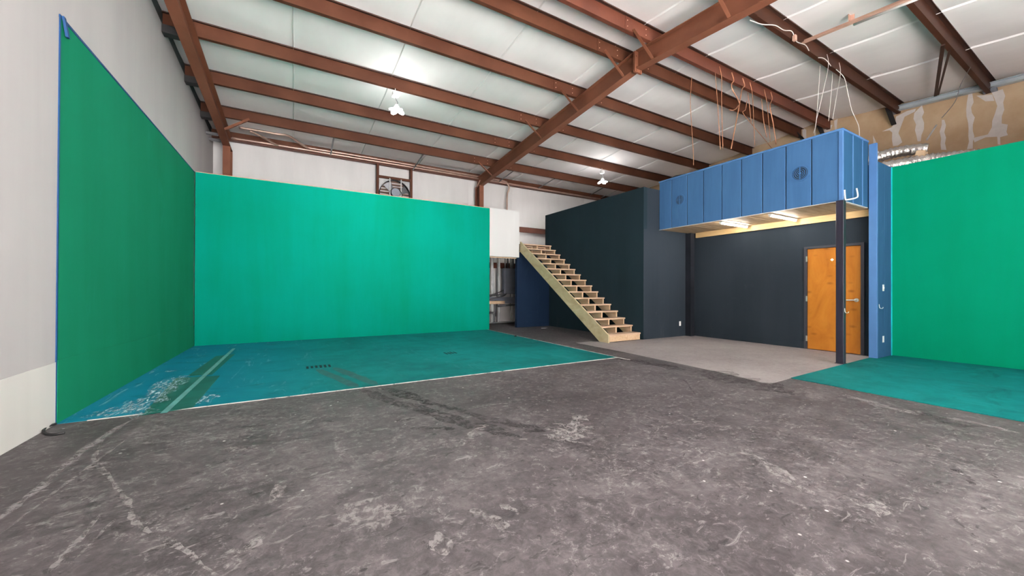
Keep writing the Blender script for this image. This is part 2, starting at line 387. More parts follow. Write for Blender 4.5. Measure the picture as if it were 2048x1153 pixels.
fmark([(1700, 1000), (1780, 1030)], .10)
fmark([(1146, 843), (1165, 836)], .06)
fmark([(450, 897), (480, 902), (520, 892)], .05)
fmark([(540, 990), (572, 984)], .12)
fmark([(440, 1112), (490, 1100), (530, 1075)], .04)
fmark([(1690, 790), (1730, 803), (1800, 822), (1850, 830)], .09)
fmark([(1880, 835), (1940, 845), (2040, 868)], .07)
fmark([(1000, 1010), (1040, 1030)], .03)
fmark([(820, 858), (880, 857), (910, 860)], .05, 'stain_dark')
fmark([(790, 845), (830, 838)], .04, 'stain_dark')
fmark([(1300, 761), (1320, 761)], .05, 'stain_dark')
fmark([(1360, 760), (1370, 763), (1390, 790)], .02, 'stain_dark')
fmark([(1400, 740), (1460, 756), (1520, 772), (1590, 790)], .30, 'stain_dark', .45)
fmark([(1230, 717), (1300, 728), (1370, 742)], .16, 'stain_dark', .45)
fmark([(1910, 940), (1930, 955), (1950, 972)], .04, 'stain_dark')
fmark([(1725, 951), (1740, 955)], .03, 'stain_dark')
fmark([(1940, 1072), (1958, 1078)], .03, 'stain_dark')
fmark([(1820, 820), (1900, 845), (1960, 855)], .10, 'stain_dark', .4)
# left wall: plasterboard, cream lower band, dark cavity over it
def slab_yz(x0, x1, poly): return MB().prism([(x0, y, z) for y, z in poly], (x1-x0, 0, 0))
wl = slab_yz(XL-.15, XL, [(YF, 0), (YB+.05, 0), (YB+.05, ztop(12)-.02), (RIDGE, ztop(RIDGE)-.02), (YF, ztop(YF)-.02)]).build('wall_left', 'wall_white', label='tall off-white plasterboard wall beside the shaded green panel', kind='structure')
slab_yz(XL, XL+.006, [(YF, 0), (4.86, 0), (4.86, .545), (3.5, .53), (YF, .53)]).build('lower_band', 'wall_cream', wl, label='cream patched band along the bottom of the wall')
slab_yz(XL-.16, XL-.05, [(RIDGE, ztop(RIDGE)-.02), (YB, ztop(YB)-.02), (YB, ztop(YB)+.03), (RIDGE, ztop(RIDGE)+.03)]).build('top_track', 'galv_blue', wl)
slab_yz(-2.35, -2.25, [(YF, 0), (YB+.4, 0), (YB+.4, ztop(12)+.4), (RIDGE, ztop(RIDGE)+.4), (YF, ztop(YF)+.4)]).build('wall_left_cladding', 'steel_black', label='dark outer cladding seen in the gap over the left wall', kind='structure')
slab_yz(XL-.05, XL-.02, [(YF, ztop(YF)-.03), (RIDGE, ztop(RIDGE)-.03), (YB, ztop(YB)-.03), (YB, ztop(YB)+PD+.03), (RIDGE, ztop(RIDGE)+PD+.03), (YF, ztop(YF)+PD+.03)]).build('wall_left_gap_shade', 'gap_shade', label='dark strip in place of the shaded gap between the left wall top and the roof', kind='structure')  # dark sheet standing in for the shade of the open gap
# back wall: white faced insulation blankets hung between the girts
wb = MB().box(-2.3, 13, YB+.12, YB+.25, 0, 5.3).build('wall_back', 'insul_wall', label='white insulated back wall high behind the green wall', kind='structure')
xs = [-1.9, -.05, 1.7, 3.44, 5.2, 6.95, 8.68, 10.43, 12.4]
for i in range(len(xs)-1):
    x0, x1 = xs[i], xs[i+1]
    def blanket(s, t, x0=x0, x1=x1):
        x = x0+(x1-x0)*s; z = .02+4.98*t
        q = math.sin(math.pi*s)**.5*.035+.012*noise.noise((x*5, z*.7, 3.))*(1 if .02 < s < .98 else 0)
        return (x, YB+.10-q, z)
    quadgrid(18, 14, blanket).build('insulation_panel', 'insul_wall', wb, smooth=True)
# ceiling: rolls of white-faced insulation laid over the purlins, eave to ridge
ce = thing('ceiling', (5.3, RIDGE, 5.8), 'white faced insulation blankets under the sloping metal roof', None, None, 'structure')
PUR = [10.70, 9.32, 7.93, 6.50, 5.17, 4.50, 3.14, 1.79, .44, -.9, -2.25, -3.6, -4.95, -6.3, -7.65]
cx = [-2.3, -.05, 1.7, 3.44, 5.2, 6.95, 8.68, 10.43, 12.6]
for i in range(len(cx)-1):
    x0, x1 = cx[i], cx[i+1]
    for ya, yb, lines in ((RIDGE, 12.2, [4.85, 5.17, 6.5, 7.93, 9.32, 10.7, 12.0, 12.2]), (YF, RIDGE, [-9.0, -7.65, -6.3, -4.95, -3.6, -2.25, -.9, .44, 1.79, 3.14, 4.5, 4.85])):
        def roll(s, t, x0=x0, x1=x1, ya=ya, yb=yb, lines=lines):
            x = x0+(x1-x0)*s; y = ya+(yb-ya)*t
            sag = 0
            for p, q in zip(lines, lines[1:]):
                if p <= y <= q and q-p > .5: sag = .045*math.sin(math.pi*(y-p)/(q-p))
            w = .012*noise.noise((x*2.2, y*1.3, 1.))+.010*noise.noise((x*.7, y*7., 5.)) if .01 < s < .99 else 0
            edge = .012*(abs(2*s-1)**8)
            return (x, y, ztop(y)+PD+.015-sag*(1-.5*abs(2*s-1)**6)+w*(1 if sag > .01 else 0)+edge)
        quadgrid(14, 64, roll).build('insulation_panel', 'insul', ce, smooth=True)
        if i:
            m = MB(); n_ = 40; vs = []
            for j in range(n_+1):
                y = ya+(yb-ya)*j/n_; sag = 0
                for p, q in zip(lines, lines[1:]):
                    if p <= y <= q and q-p > .5: sag = .045*math.sin(math.pi*(y-p)/(q-p))
                z = ztop(y)+PD+.02-sag*.5; wv = .012*noise.noise((x0, y*2, 0))
                vs += [(x0-.012+wv, y, z), (x0+wv, y, z-.028), (x0+.012+wv, y, z)]
            m.add(vs, [(3*j, 3*j+1, 3*j+4, 3*j+3) for j in range(n_)]+[(3*j+1, 3*j+2, 3*j+5, 3*j+4) for j in range(n_)])
            m.build('seam', 'seam', ce)
slab_yz(-2.4, 13, [(12.6, ztop(12.6)+PD+.10), (RIDGE, ztop(RIDGE)+PD+.10), (YF-.6, ztop(YF-.6)+PD+.10), (YF-.6, ztop(YF-.6)+PD+.16), (RIDGE, ztop(RIDGE)+PD+.16), (12.6, ztop(12.6)+PD+.16)]).build('roof', 'galv', label='metal roof sheeting over the insulation', kind='structure')
# right party wall: bare kraft-brown board with joint compound patches
wr = slab_yz(XR, XR+.15, [(YF, 0), (YB+.4, 0), (YB+.4, ztop(12)+.3), (RIDGE, ztop(RIDGE)+.3), (YF, ztop(YF)+.3)]).build('wall_right', 'kraft', label='bare brown party wall with white joint compound patches', kind='structure')
def mud(px, sc_=3.39, ox=1500, oy=0):
    pts = [pX(ox+x/sc_, oy+y/sc_, XR) for x, y in px]; P = []
    for i, p in enumerate(pts):
        q = pts[(i+1) % len(pts)]; n_ = max(1, int((q-p).length/.12))
        for j in range(n_):
            r = p.lerp(q, j/n_); P.append((XR, r.y+random.uniform(-.018, .018), r.z+random.uniform(-.018, .018)))
    MB().prism(P, (-.005, 0, 0)).build('joint_compound', 'mud', wr)
mud([(1478, 640), (1510, 630), (1520, 690), (1500, 730), (1520, 800), (1515, 1005), (1478, 1010), (1485, 880), (1465, 750)])
mud([(1110, 770), (1160, 720), (1175, 760), (1160, 800), (1178, 830), (1160, 960), (1130, 962), (1120, 850)])
mud([(985, 790), (1060, 750), (1130, 740), (1120, 760), (1050, 790), (1020, 850), (1010, 900), (1025, 965), (1000, 990), (968, 990), (970, 900), (940, 885), (895, 895), (960, 865), (985, 830)])
mud([(1645, 620), (1720, 600), (1722, 700), (1700, 840), (1745, 850), (1735, 900), (1745, 915), (1700, 930), (1690, 985), (1672, 985), (1680, 930), (1600, 930), (1520, 965), (1520, 930), (1620, 905), (1650, 820), (1672, 720)])
mud([(1540, 650), (1640, 640), (1650, 690), (1600, 690)])
mud([(1295, 815), (1322, 812), (1326, 1015), (1292, 1015)])
mud([(830, 930), (840, 920), (853, 950), (853, 975), (832, 975)])
mud([(570, 815), (593, 810), (590, 880), (572, 885)])
mud([(525, 850), (560, 850), (540, 890), (500, 900)])
mud([(360, 870), (385, 880), (380, 940), (358, 940)])
MB().prism([pX(1380+x/5.766, 100+y/5.766, XR-.02) for x, y in ((745, 890), (855, 1030), (755, 1065))], (-.02, 0, 0)).build('gusset_panel', 'kraft', wr)
tr_a, tr_b = pX(1797, 218, XR-.10), pX(2048, 156, XR-.10)
tr_b = tr_b+(tr_b-tr_a)*2.2
tk = thing('metal_track', tr_a, 'pale metal track running along the top of the brown wall', 'track')
MB().bar(tr_a, tr_b, .05, .10).build('web', 'galv_blue', tk)
MB().bar(tr_a+Vector((-.05, 0, .05)), tr_b+Vector((-.05, 0, .05)), .12, .008).build('flange', 'galv_blue', tk)
MB().bar(tr_a+Vector((-.05, 0, -.05)), tr_b+Vector((-.05, 0, -.05)), .12, .008).build('flange', 'galv_blue', tk)
# green back partition
wg = MB().box(XL+.02, 5.0, GY, GY+.14, 0, GZ).build('wall_green_back', 'green_paint', label='bright green painted partition wall at the back', kind='structure')
MB().box(XL+.02, 5.0, GY+.001, GY+.139, GZ, GZ+.012).build('top_plate', 'pine', wg)
# green panel on the left wall, its weaker light put into the colour, with blue tape
gp = thing('green_screen_panel', (XL, 7.4, 0), 'green panel on the left wall, coloured as shaded, edged with blue tape', 'green screen')
slab_yz(XL, XL+.012, [(4.875, .0), (GY, .0), (GY, .43), (4.88, .56)]).build('lower_panel', 'green_shaded', gp)
slab_yz(XL, XL+.005, [(4.88, .56), (GY, .43), (GY, 3.60), (4.9, 3.60)]).build('upper_panel', 'green_shaded', gp)
slab_yz(XL+.001, XL+.008, [(4.86, 0), (4.878, 0), (4.90, 3.60), (4.882, 3.60)]).build('side_tape', 'blue_tape', gp, label='blue tape down the side edge')
slab_yz(XL, XL+.010, [(4.88, 3.60), (GY, 3.60), (GY, 3.612), (4.88, 3.625)]).build('top_tape', 'blue_tape', gp, label='blue tape along the top edge')
MB().prism([(XL+.010, 4.90, 3.625), (XL+.025, 4.90, 3.625), (XL+.035, 4.95, 3.47), (XL+.015, 4.95, 3.47)], (0, .035, 0)).build('tape_loop', 'blue_tape', gp, label='curled loose loop of blue tape')
# white landing wall over the passage and opening frame
MB().box(5.0, 6.02, GY-.01, GY+.12, 2.19, 3.625).build('wall_landing', 'white_paint', label='white half wall above the open passage by the stairs', kind='structure')
# landing platform
ld = thing('landing_platform', (6.1, 11, 2.4), 'wooden landing platform at the top of the stairs', 'landing')
MB().box(5.0, X1-.003, GY+.24, 11.52, 2.56, 2.60).build('deck', 'pine_tread', ld)
for i in range(5):
    x = 5.05+i*.53; MB().box(x, x+.04, GY+.24, 11.52, 2.38, 2.56).build('joist', 'pine', ld)
MB().box(5.0, 6.0, GY+.125, GY+.16, 2.16, 2.56).build('header_beam', 'pine', ld)
# passage below landing: stud frame, wood block, electrical gear on the back wall
sf = thing('stud_frame', (5.9, 11.9, 0), 'galvanised stud frame behind the passage opening', 'stud frame')
for u in (983, 996.5, 1023):
    c = pY(u, 600, 11.85).x; MB().prism([(c+a_, b_, .04) for a_, b_ in ((-.05, 11.80), (-.042, 11.80), (-.042, 11.872), (.042, 11.872), (.042, 11.80), (.05, 11.80), (.05, 11.88), (-.05, 11.88))], (0, 0, 2.32)).build('stud', 'galv', sf)
MB().box(5.62, 7.2, 11.78, 11.89, 0, .04).build('floor_track', 'galv', sf)
wbk = pY(979, 606, 11.3); MB().box(wbk.x-.25, wbk.x+.58, 11.28, 11.42, .70, .80).build('wood_block', 'pine', label='short timber block fixed across the studs in the passage', cat='timber')
ep = thing('electrical_panel', (6.64, 11.8, 1.05), 'dark grey electrical panel with conduits in the passage', 'electrical panel')
p0, p1 = pY(1005.5, 537, 11.75), pY(1028, 588, 11.75)
MB().box(p0.x, p1.x, 11.62, 11.80, p1.z, p0.z).build('enclosure', 'panel_grey', ep, bevel=.012)
MB().box(p0.x+.02, p1.x-.02, 11.605, 11.62, p1.z+.03, p0.z-.03).build('cover', 'panel_grey', ep, bevel=.004)
for i in range(4):
    x = p0.x+.07+i*.11; MB().tube([(x, 11.7, p0.z), (x, 11.7, 2.35)], .03, 10).build('conduit', 'conduit_grey' if i % 2 else 'galv', ep, smooth=True)
for i, z in enumerate((p1.z-.03, p1.z-.08, p1.z+.12)):
    MB().tube(smooth_path([(p0.x+.1+.05*i, 11.7, z+.1), (p0.x-.02, 11.68, z), (p0.x-.35, 11.66, z-.02-.05*i), (p0.x-.75, 11.66, z-.14-.03*i)]), .022, 8).build('cable', 'conduit_grey', ep, smooth=True)
MB().box(5.62, 7.0, 11.76, 11.795, p1.z-.34, p1.z-.12).build('wire_trough', 'panel_grey', ep)
pc = thing('pipe_run', (6.1, 11.8, .2), 'grey pipe run with an elbow low on the passage wall', 'pipe')
MB().tube(smooth_path([(5.62, 11.70, .38), (5.95, 11.74, .38), (6.03, 11.74, .33), (6.05, 11.74, .2), (6.05, 11.74, .06)], 5), .035, 10).build('elbow_pipe', 'conduit_grey', pc, smooth=True)
MB().tube([(6.1, 11.74, .25), (6.1, 11.74, .8)], .03, 10).build('riser_pipe', 'conduit_grey', pc, smooth=True)
MB().tube([(6.2, 11.74, .60), (7.1, 11.74, .66)], .03, 10).build('branch_pipe', 'conduit_grey', pc, smooth=True)
# dark walls around the stairs and the recess
MB().box(6.02, X1+.02, 10.13, 10.25, 0, 2.37).build('wall_under_landing', 'navy', label='navy panel wall under the head of the stairs', kind='structure')
ws = MB().box(X1, X1+.12, 6.251, 10.36, 0, 3.68).build('wall_stair', 'charcoal_stair', label='tall charcoal wall rising beside the open wooden stairs', kind='structure')
wf = MB().box(X1+.001, 9.0, 6.25, 6.37, 0, 2.67).build('wall_recess_side', 'charcoal', label='charcoal wall at the far end of the recess', kind='structure')
MB().box(X1+.001, X2, 6.252, 6.37, 2.67, 3.675).build('upper_panel', 'charcoal', wf)
MB().box(X1+.1, 12.5, 10.28, 10.36, 0, 3.66).build('wall_room_back', 'charcoal', label='charcoal back wall of the built-in room', kind='structure')
MB().box(X1+.1, 12.5, 6.4, 10.3, 3.50, 3.56).build('ceiling_room_deck', 'wall_white', label='unseen pale board deck over the built-in room, blocking light leaks', kind='structure')  # unseen deck added against light leaks, pale so its bounce stays neutral
MB().box(X3+.1, 12.5, YF, 6.4, 3.36, 3.40).build('ceiling_side_deck', 'wall_white', label='unseen pale board deck behind the right green wall, blocking light leaks', kind='structure')  # unseen deck closing off light leaks, kept pale to avoid brown bounce
wd_ = thing('wall_door', (X2, 4.4, 0), 'charcoal wall of the recess with the wooden door', None, None, 'structure')
DY0, DY1, DZ = 2.755, 3.70, 2.09
slab_yz(X2, X2+.12, [(2.62, 0), (DY0, 0), (DY0, DZ), (DY1, DZ), (DY1, 0), (6.25, 0), (6.25, 3.5), (2.62, 3.5)]).build('wall_panel', 'charcoal', wd_)
MB().box(X2-.015, X2, DY1, 6.22, 0, .14).build('baseboard', 'charcoal', wd_, label='charcoal baseboard')
MB().box(8.83, 8.985, 6.10, 6.25, 0, 2.67).build('recess_post', 'black_paint', label='slim black post in the corner of the recess', cat='post')
# door
dr = thing('door_1', (X2, 3.22, 0), 'orange stained wooden door with dark frame and lever handle', None, None, 'structure')
slab_yz(X2-.025, X2+.12, [(DY0, 0), (DY0+.05, 0), (DY0+.05, DZ-.045), (DY1-.05, DZ-.045), (DY1-.05, 0), (DY1, 0), (DY1, DZ), (DY0, DZ)]).build('door_frame', 'frame_paint', dr)
lf = MB().box(X2+.0, X2+.045, DY0+.053, DY1-.053, .015, DZ-.05).build('door_leaf', 'door_wood', dr, bevel=.002)
for z in (.22, 1.03, 1.84):
    MB().box(X2-.032, X2-.024, DY1-.062, DY1-.035, z-.055, z+.055).build('hinge', 'hinge_metal', dr)
hz, hy = 1.02, 2.87
hd = MB().disc((X2, hy, hz), (-1, 0, 0), .035, .018, 20).build('handle_rose', 'chrome', lf, smooth=False)
MB().tube(smooth_path([(X2-.015, hy, hz), (X2-.06, hy, hz), (X2-.066, hy+.04, hz), (X2-.064, hy+.13, hz-.004)], 5), .011, 10).build('lever_handle', 'chrome', lf, smooth=True, label='chrome lever handle')
MB().prism([(X2-.001, 3.24+dy, 1.80+dz) for dy, dz in ((-.03, 0), (0, -.03), (.03, 0), (0, .03))], (-.003, 0, 0)).build('diamond_sticker', 'white_plastic', lf, label='small white diamond sticker')
MB().box(X2-.02, X2+.1, DY0+.05, DY1-.05, 0, .014).build('threshold', 'steel_dark', dr)
# blue wing wall between recess and right green wall
ww = thing('wall_wing', (9.2, 2.55, 0), 'blue boarded wing wall beside the right green wall', None, None, 'structure')
MB().box(8.86, 8.90, 2.525, 2.635, 0, 3.81).build('end_trim', 'blue_trim', ww, bevel=.003, label='light blue corner trim board')
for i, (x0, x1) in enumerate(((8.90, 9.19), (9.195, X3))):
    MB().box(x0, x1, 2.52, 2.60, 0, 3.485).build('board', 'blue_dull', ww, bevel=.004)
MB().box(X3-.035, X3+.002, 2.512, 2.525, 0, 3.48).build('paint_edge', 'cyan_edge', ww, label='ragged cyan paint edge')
# unseen wall behind the camera, added to keep frontal light off the right side
MB().box(6.2, 12.5, -3.3, -3.15, 0, ztop(-3.2)+.2).build('wall_light_block', 'wall_white', label='added off-white wall behind the camera, blocking light from the right side', kind='structure')
# right green wall
wgr = MB().box(X3, X3+.12, -3.15, 2.519, 0, 3.485).build('wall_green_right', 'green_right', label='bright green painted wall at the right edge of the room', kind='structure')
# ================================================================== STEELWORK
def zbar(y, x0, x1, name, label, mt='steel_brown'):
    """Z purlin: web, bottom flange away from the ridge door side, top flange toward it, small lips"""
    z0 = ztop(y); t = thing(name, ((x0+x1)/2, y, z0), label, 'purlin', 'roof purlins')
    MB().box(x0, x1, y-.006, y+.006, z0, z0+PD).build('web', mt, t)
    MB().prism([(x0, y+a_, z0+b_) for a_, b_ in ((.006, 0), (.065, 0), (.065, .02), (.06, .02), (.06, .006), (.006, .006))], (x1-x0, 0, 0)).build('bottom_flange', mt, t)
    MB().prism([(x0, y-a_, z0+PD-b_) for a_, b_ in ((.006, 0), (.065, 0), (.065, .02), (.06, .02), (.06, .006), (.006, .006))], (x1-x0, 0, 0)).build('top_flange', 'steel_dark', t)  # top flange coloured dark for the shadow gap under the roof
    # lapped splice over the middle frame with its bolts
    lp = MB().box(4.75, 6.15, y-.013, y-.006, z0+.004, z0+PD-.004).build('lap_plate', mt, t)
    m = MB()
    for x in (4.80, 5.25, 5.70, 6.10):
        for dz in (.06, .16): m.disc((x, y-.012, z0+dz), (0, -1, 0), .009, .008, 6)
    m.build('bolts', 'steel_pink', lp, kind='stuff')
    return t
plab = ['brown roof purlin nearest the back wall', 'brown roof purlin second from the back wall, carrying the small right lamp', 'brown roof purlin third from the back wall, carrying the left lamp',
        'brown roof purlin fourth from the back wall', 'brown ridge purlin on the back-wall side of the ridge', 'reddish ridge purlin on the near side of the ridge, hung with copper wires',
        'dark purlin on the near slope hung with white cables', 'dark purlin on the near slope at the top right corner']
for i, y in enumerate(PUR):
    zbar(y, -2.2, 12.48, 'roof_purlin', plab[i] if i < 8 else 'brown near-slope roof purlin above or behind the camera, %s of its run' % ('first', 'second', 'third', 'fourth', 'fifth', 'sixth', 'seventh')[i-8], 'steel_brown' if i < 5 else 'steel_red' if i == 5 else 'steel_deep')
es = thing('eave_strut', (5, 12, 4.98), 'brown eave strut along the top of the back wall', 'steel beam')
MB().box(-2.2, 12.48, 11.93, 11.945, 5.0, 5.21).build('web', 'steel_brown', es)
MB().box(-2.2, 12.48, 11.85, 12.0, 4.98, 5.0).build('bottom_flange', 'steel_red', es)
for nm, z, lab in (('wall_girt', 3.42, 'brown wall girt behind the head of the stairs'), ('wall_girt', 2.05, 'brown wall girt low behind the passage opening')):
    t = thing(nm, (5, 11.95, z), lab, 'steel beam', 'wall girts')
    MB().box(-2.1, 12.48, 11.90, 11.912, z-.1, z+.1).build('web', 'steel_red', t)
    MB().box(-2.1, 12.48, 11.90, 12.02, z+.09, z+.10).build('flange', 'conduit_grey', t)
def frame(xc, label, lw=.155):
    t = thing('steel_frame', (xc, 11.7, 0), label, 'steel frame', 'steel portal frames')
    h = lw/2; d = .33
    MB().prism([(xc+a_, b_, 0) for a_, b_ in ((-h, 11.55), (h, 11.55), (h, 11.562), (.005, 11.562), (.005, 11.893), (h, 11.893), (h, 11.905), (-h, 11.905), (-h, 11.893), (-.005, 11.893), (-.005, 11.562), (-h, 11.562))], (0, 0, ztop(11.55)-d+.004)).build('column', 'steel_main', t)
    for ya, yb in ((11.90, RIDGE+.022), (RIDGE-.022, YF)):
        m = MB(); za, zb = ztop(ya), ztop(yb)
        m.prism([(xc+a_, ya, za+b_) for a_, b_ in ((-h, 0), (h, 0), (h, -.012), (.005, -.012), (.005, -d+.012), (h, -d+.012), (h, -d), (-h, -d), (-h, -d+.012), (-.005, -d+.012), (-.005, -.012), (-h, -.012))], (0, yb-ya, zb-za))
        m.build('rafter', 'steel_main', t)
    for s in (-1, 1):
        y = RIDGE+s*.011
        MB().box(xc-h-.015, xc+h+.015, y-.010, y+.010, ztop(RIDGE)-d-.06, ztop(RIDGE)-.01).build('splice_plate', 'steel_main', t, bevel=.002)
    m = MB()
    for s in (-1, 1):
        for z in (-.36, -.30, -.1):
            for e in (-1, 1): m.disc((xc+e*.055, RIDGE+s*.021, ztop(RIDGE)+z), (0, s, 0), .016, .014, 6)
    m.build('splice_bolts', 'steel_main', t, kind='stuff')
    # haunch stiffeners at the column head
    MB().box(xc-h, xc-.005, 11.562, 11.893, ztop(11.7)-d-.006, ztop(11.7)-d+.006).build('stiffener', 'steel_main', t)
    MB().box(xc+.005, xc+h, 11.562, 11.893, ztop(11.7)-d-.006, ztop(11.7)-d+.006).build('stiffener', 'steel_main', t)
    MB().bar((xc-.05, 11.57, ztop(11.6)-.15), (xc-.05, 11.9, ztop(11.6)-.36), .04, .01).build('gusset', 'steel_pink', t)
    return t
fr = frame(5.455, 'central brown steel frame crossing the roof diagonally with its column')
fl_ = frame(-1.485, 'brown steel frame running along the left wall with its corner column')
def brace(parent, yp, xc, side, far):
    a = Vector((xc+side*.55, yp, ztop(yp)+.03)); b = Vector((xc+side*.07, yp+far, ztop(yp+far)-.32))
    t_ = (b-a).normalized(); s_ = t_.cross(Vector((0, 0, 1))).normalized(); u_ = s_.cross(t_)
    MB().prism([a+s_*p+u_*q for p, q in ((0, 0), (.05, 0), (.05, .006), (.006, .006), (.006, .05), (0, .05))], b-a).build('flange_brace', 'steel_main', parent)
for y in (10.70, 7.93, 6.5, 5.17): brace(fr, y-.02, 5.455, -1, 0)
brace(fr, 4.50-.02, 5.455, -1, 0); brace(fr, 3.14, 5.455, -1, 0)
for y in (10.70, 7.93): brace(fr, y-.02, 5.455, 1, 0)
brace(fl_, 10.70-.02, -1.485, 1, 0)
# dark clip blocks between left rafter and wall, where each purlin passes
for i, y in enumerate((10.70, 9.32, 7.93, 6.50)):
    MB().box(-1.95, -1.62, y-.14, y+.02, ztop(y)-.14, ztop(y)-.01).build('purlin_clip', 'steel_black', label='dark clip block over the left wall at the %s purlin from the back' % ('first', 'second', 'third', 'fourth')[i], cat='bracket', group='clips along the left wall top', bevel=.01)
for y, wd2 in ((11.2, 'upper'), (11.55, 'lower')):
    MB().box(-1.95, -1.60, y-.05, y+.03, ztop(y)-.26, ztop(y)-.21).build('purlin_clip', 'conduit_grey', label=wd2+' grey metal bracket in the left back roof corner', cat='bracket', group='brackets in the left back corner')
# sag rods from the last purlin to the eave strut
for i, (pa, pb) in enumerate((((668, 274), (661, 312)), ((849, 307), (825, 341)), ((1030, 341), (995, 366)), ((1112, 357), (1073, 379)), ((1211, 374), (1180, 391)), ((1237, 381), (1203, 395)))):
    MB().bar(pY(*pa, 10.72)+Vector((0, 0, .02)), pY(*pb, 11.9), .035, .02).build('sag_rod', 'galv' if i == 5 else 'conduit_grey', label='thin slanting rod from purlin to back wall, %s from the left' % ('first', 'second', 'third', 'fourth', 'fifth', 'pale sixth')[i], cat='rod', group='sag rods above the back wall')
# conduits under the eave
def conduit(pts, label, r=.028, m='conduit_metal', k=6):
    MB().tube(smooth_path(pts, k), r, 8).build('conduit', m, label=label, cat='conduit', smooth=True, group='conduits under the eave')
yc = 11.80
a = pY(520, 292, yc).x
conduit([pY(462, 276, 11.8), pY(500, 282, yc), pY(600, 298, yc), pY(700, 314.5, yc), pY(900, 347.5, yc), pY(1100, 382, yc), pY(1200, 398, yc)], 'long straight conduit under the eave of the back wall', .03, k=2)
conduit([pY(478, 255, 11.3), pY(520, 262, 11.3), pY(555, 268.5, 11.3), pY(575, 271, 11.35), pY(590, 280, 11.5), pY(610, 293, 11.7), pY(625, 297.5, 11.78), pY(700, 309.5, 11.8), pY(850, 335, 11.8), pY(1000, 361.5, 11.8), pY(1012, 366, 11.8), pY(1018, 374, 11.8), pY(1017, 382, 11.82), pY(1014.5, 390, 11.86), pY(1014, 420, 11.86), pY(1014, 440, 11.86)], 'bent conduit stepping down under the eave then dropping behind the white wall', .03)
conduit([pY(500, 262, 11.35), pY(530, 277, 11.55), pY(545, 286, 11.7), pY(556, 291.5, 11.78)], 'short slanting conduit near the left back corner', .028)
# exhaust fan on the back wall, half hidden by the green wall
fn = thing('exhaust_fan', (2.65, 11.9, 3.5), 'round exhaust fan in a brown frame above the green wall', 'fan')
fx0, fx1, fzt = 2.15, 3.155, 4.60
MB().box(fx0-.04, fx0+.03, 11.86, 11.98, 3.2, 4.99).build('jamb', 'steel_brown', fn); MB().box(fx1-.03, fx1+.04, 11.86, 11.98, 3.2, 4.99).build('jamb', 'steel_brown', fn)
MB().box(fx0+.03, fx1-.03, 11.86, 11.98, fzt-.02, fzt+.05).build('header', 'steel_brown', fn)
fcx, fcz, frr = 2.652, 4.09, .455
m = MB(); n_ = 40; o_ = []
sq = lambda g: (lambda c, s: ((fcx+c/max(abs(c), abs(s))*.47), 11.93, fcz+s/max(abs(c), abs(s))*.49))(math.cos(g), math.sin(g))
vs = [];
for k in range(n_):
    g = 2*math.pi*k/n_; vs += [(fcx+frr*math.cos(g), 11.93, fcz+frr*math.sin(g)), sq(g)]
m.add(vs, [(2*k, 2*k+1, (2*k+3) % (2*n_), (2*k+2) % (2*n_)) for k in range(n_)]).build('shroud_panel', 'galv', fn)
MB().ring((fcx, 11.83, fcz), (0, 1, 0), frr+.015, frr, .12, 40).build('orifice_ring', 'steel_black', fn)
for i in range(11):
    z = fcz-.46+i*.09; MB().bar((fx0+.05, 11.985, z), (fx1-.05, 11.985, z), .075, .008, (0, .6, 1)).build('shutter_slat', 'conduit_metal', fn)
mo = MB().disc((fcx, 11.74, fcz+.06), (0, 1, 0), .13, .16, 18).build('motor', 'panel_grey', fn)
for k in range(4):
    g = math.radians(35+90*k); e = Vector((math.cos(g), 0, math.sin(g))); p = Vector((-math.sin(g), 0, math.cos(g))); c = Vector((fcx, 11.89, fcz))
    MB().prism([c+e*.09-p*.05+Vector((0, -.03, 0)), c+e*.42-p*.13+Vector((0, -.04, 0)), c+e*.44+p*.10+Vector((0, .035, 0)), c+e*.09+p*.05+Vector((0, .02, 0))], (0, .008, 0)).build('blade', 'conduit_grey', mo)
for dx in (-.17, .17):
    MB().box(fcx+dx-.015, fcx+dx+.015, 11.78, 11.80, 3.3, fzt-.02).build('motor_strut', 'galv', fn)
MB().ring((fcx, 11.76, fcz), (0, 1, 0), .20, .185, .02, 24).build('guard_ring', 'steel_black', fn)
# ================================================================== STAIRS
st = thing('staircase', (6.65, 8.1, 0), 'open wooden staircase with green-tinged stringer against the charcoal wall', 'staircase')
RISE, RUN, NT, Y0 = .1640, .2443, 16, 6.315
sx0, sx1 = 6.07, 7.22
for i in range(NT):
    y = Y0+RUN*i; z = .169+RISE*i
    MB().box(sx0+.045, sx1+.01, y-.0, y+RUN+.03, z-.036, z).build('tread', 'pine_tread', st, bevel=.004)
MB().box(sx0+.045, sx1, Y0+.012, Y0+.045, .002, .169-.037).build('riser', 'pine', st, bevel=.003, label='bottom riser board')
# outer closed stringer
sl_ = RISE/RUN; yt, yb_ = 10.07, 6.22
MB().prism([(sx0, 6.215, .002), (sx0, 6.50, .002), (sx0, 10.08, 2.40), (sx0, 10.03, 2.69), (sx0, 6.215, .18)], (.042, 0, 0)).build('stringer', 'pine_green', st, bevel=.003, label='long green-tinged outer stringer board')
def sawtooth(x):
    top = [(Y0+.03, .002)]
    for i in range(NT):
        y = Y0+RUN*i+.03; z = .169+RISE*i-.037; top += [(y, z), (y+RUN, z)]
    poly = top+[(10.2, top[-1][1]-.26), (Y0+.32, .002)]
    # split into quads so the profile triangulates cleanly
    m = MB()
    lo = lambda y: max(.002, (y-(Y0+.32))*sl_+.002)
    for i in range(NT):
        ya, yb2 = Y0+RUN*i+.03, Y0+RUN*(i+1)+.03; z = .169+RISE*i-.037
        m.prism([(x, ya, lo(ya)), (x, yb2, lo(yb2)), (x, yb2, z), (x, ya, z)], (.038, 0, 0))
    m.build('stringer', 'pine', st)
sawtooth((sx0+sx1)/2+.03); sawtooth(sx1-.035)
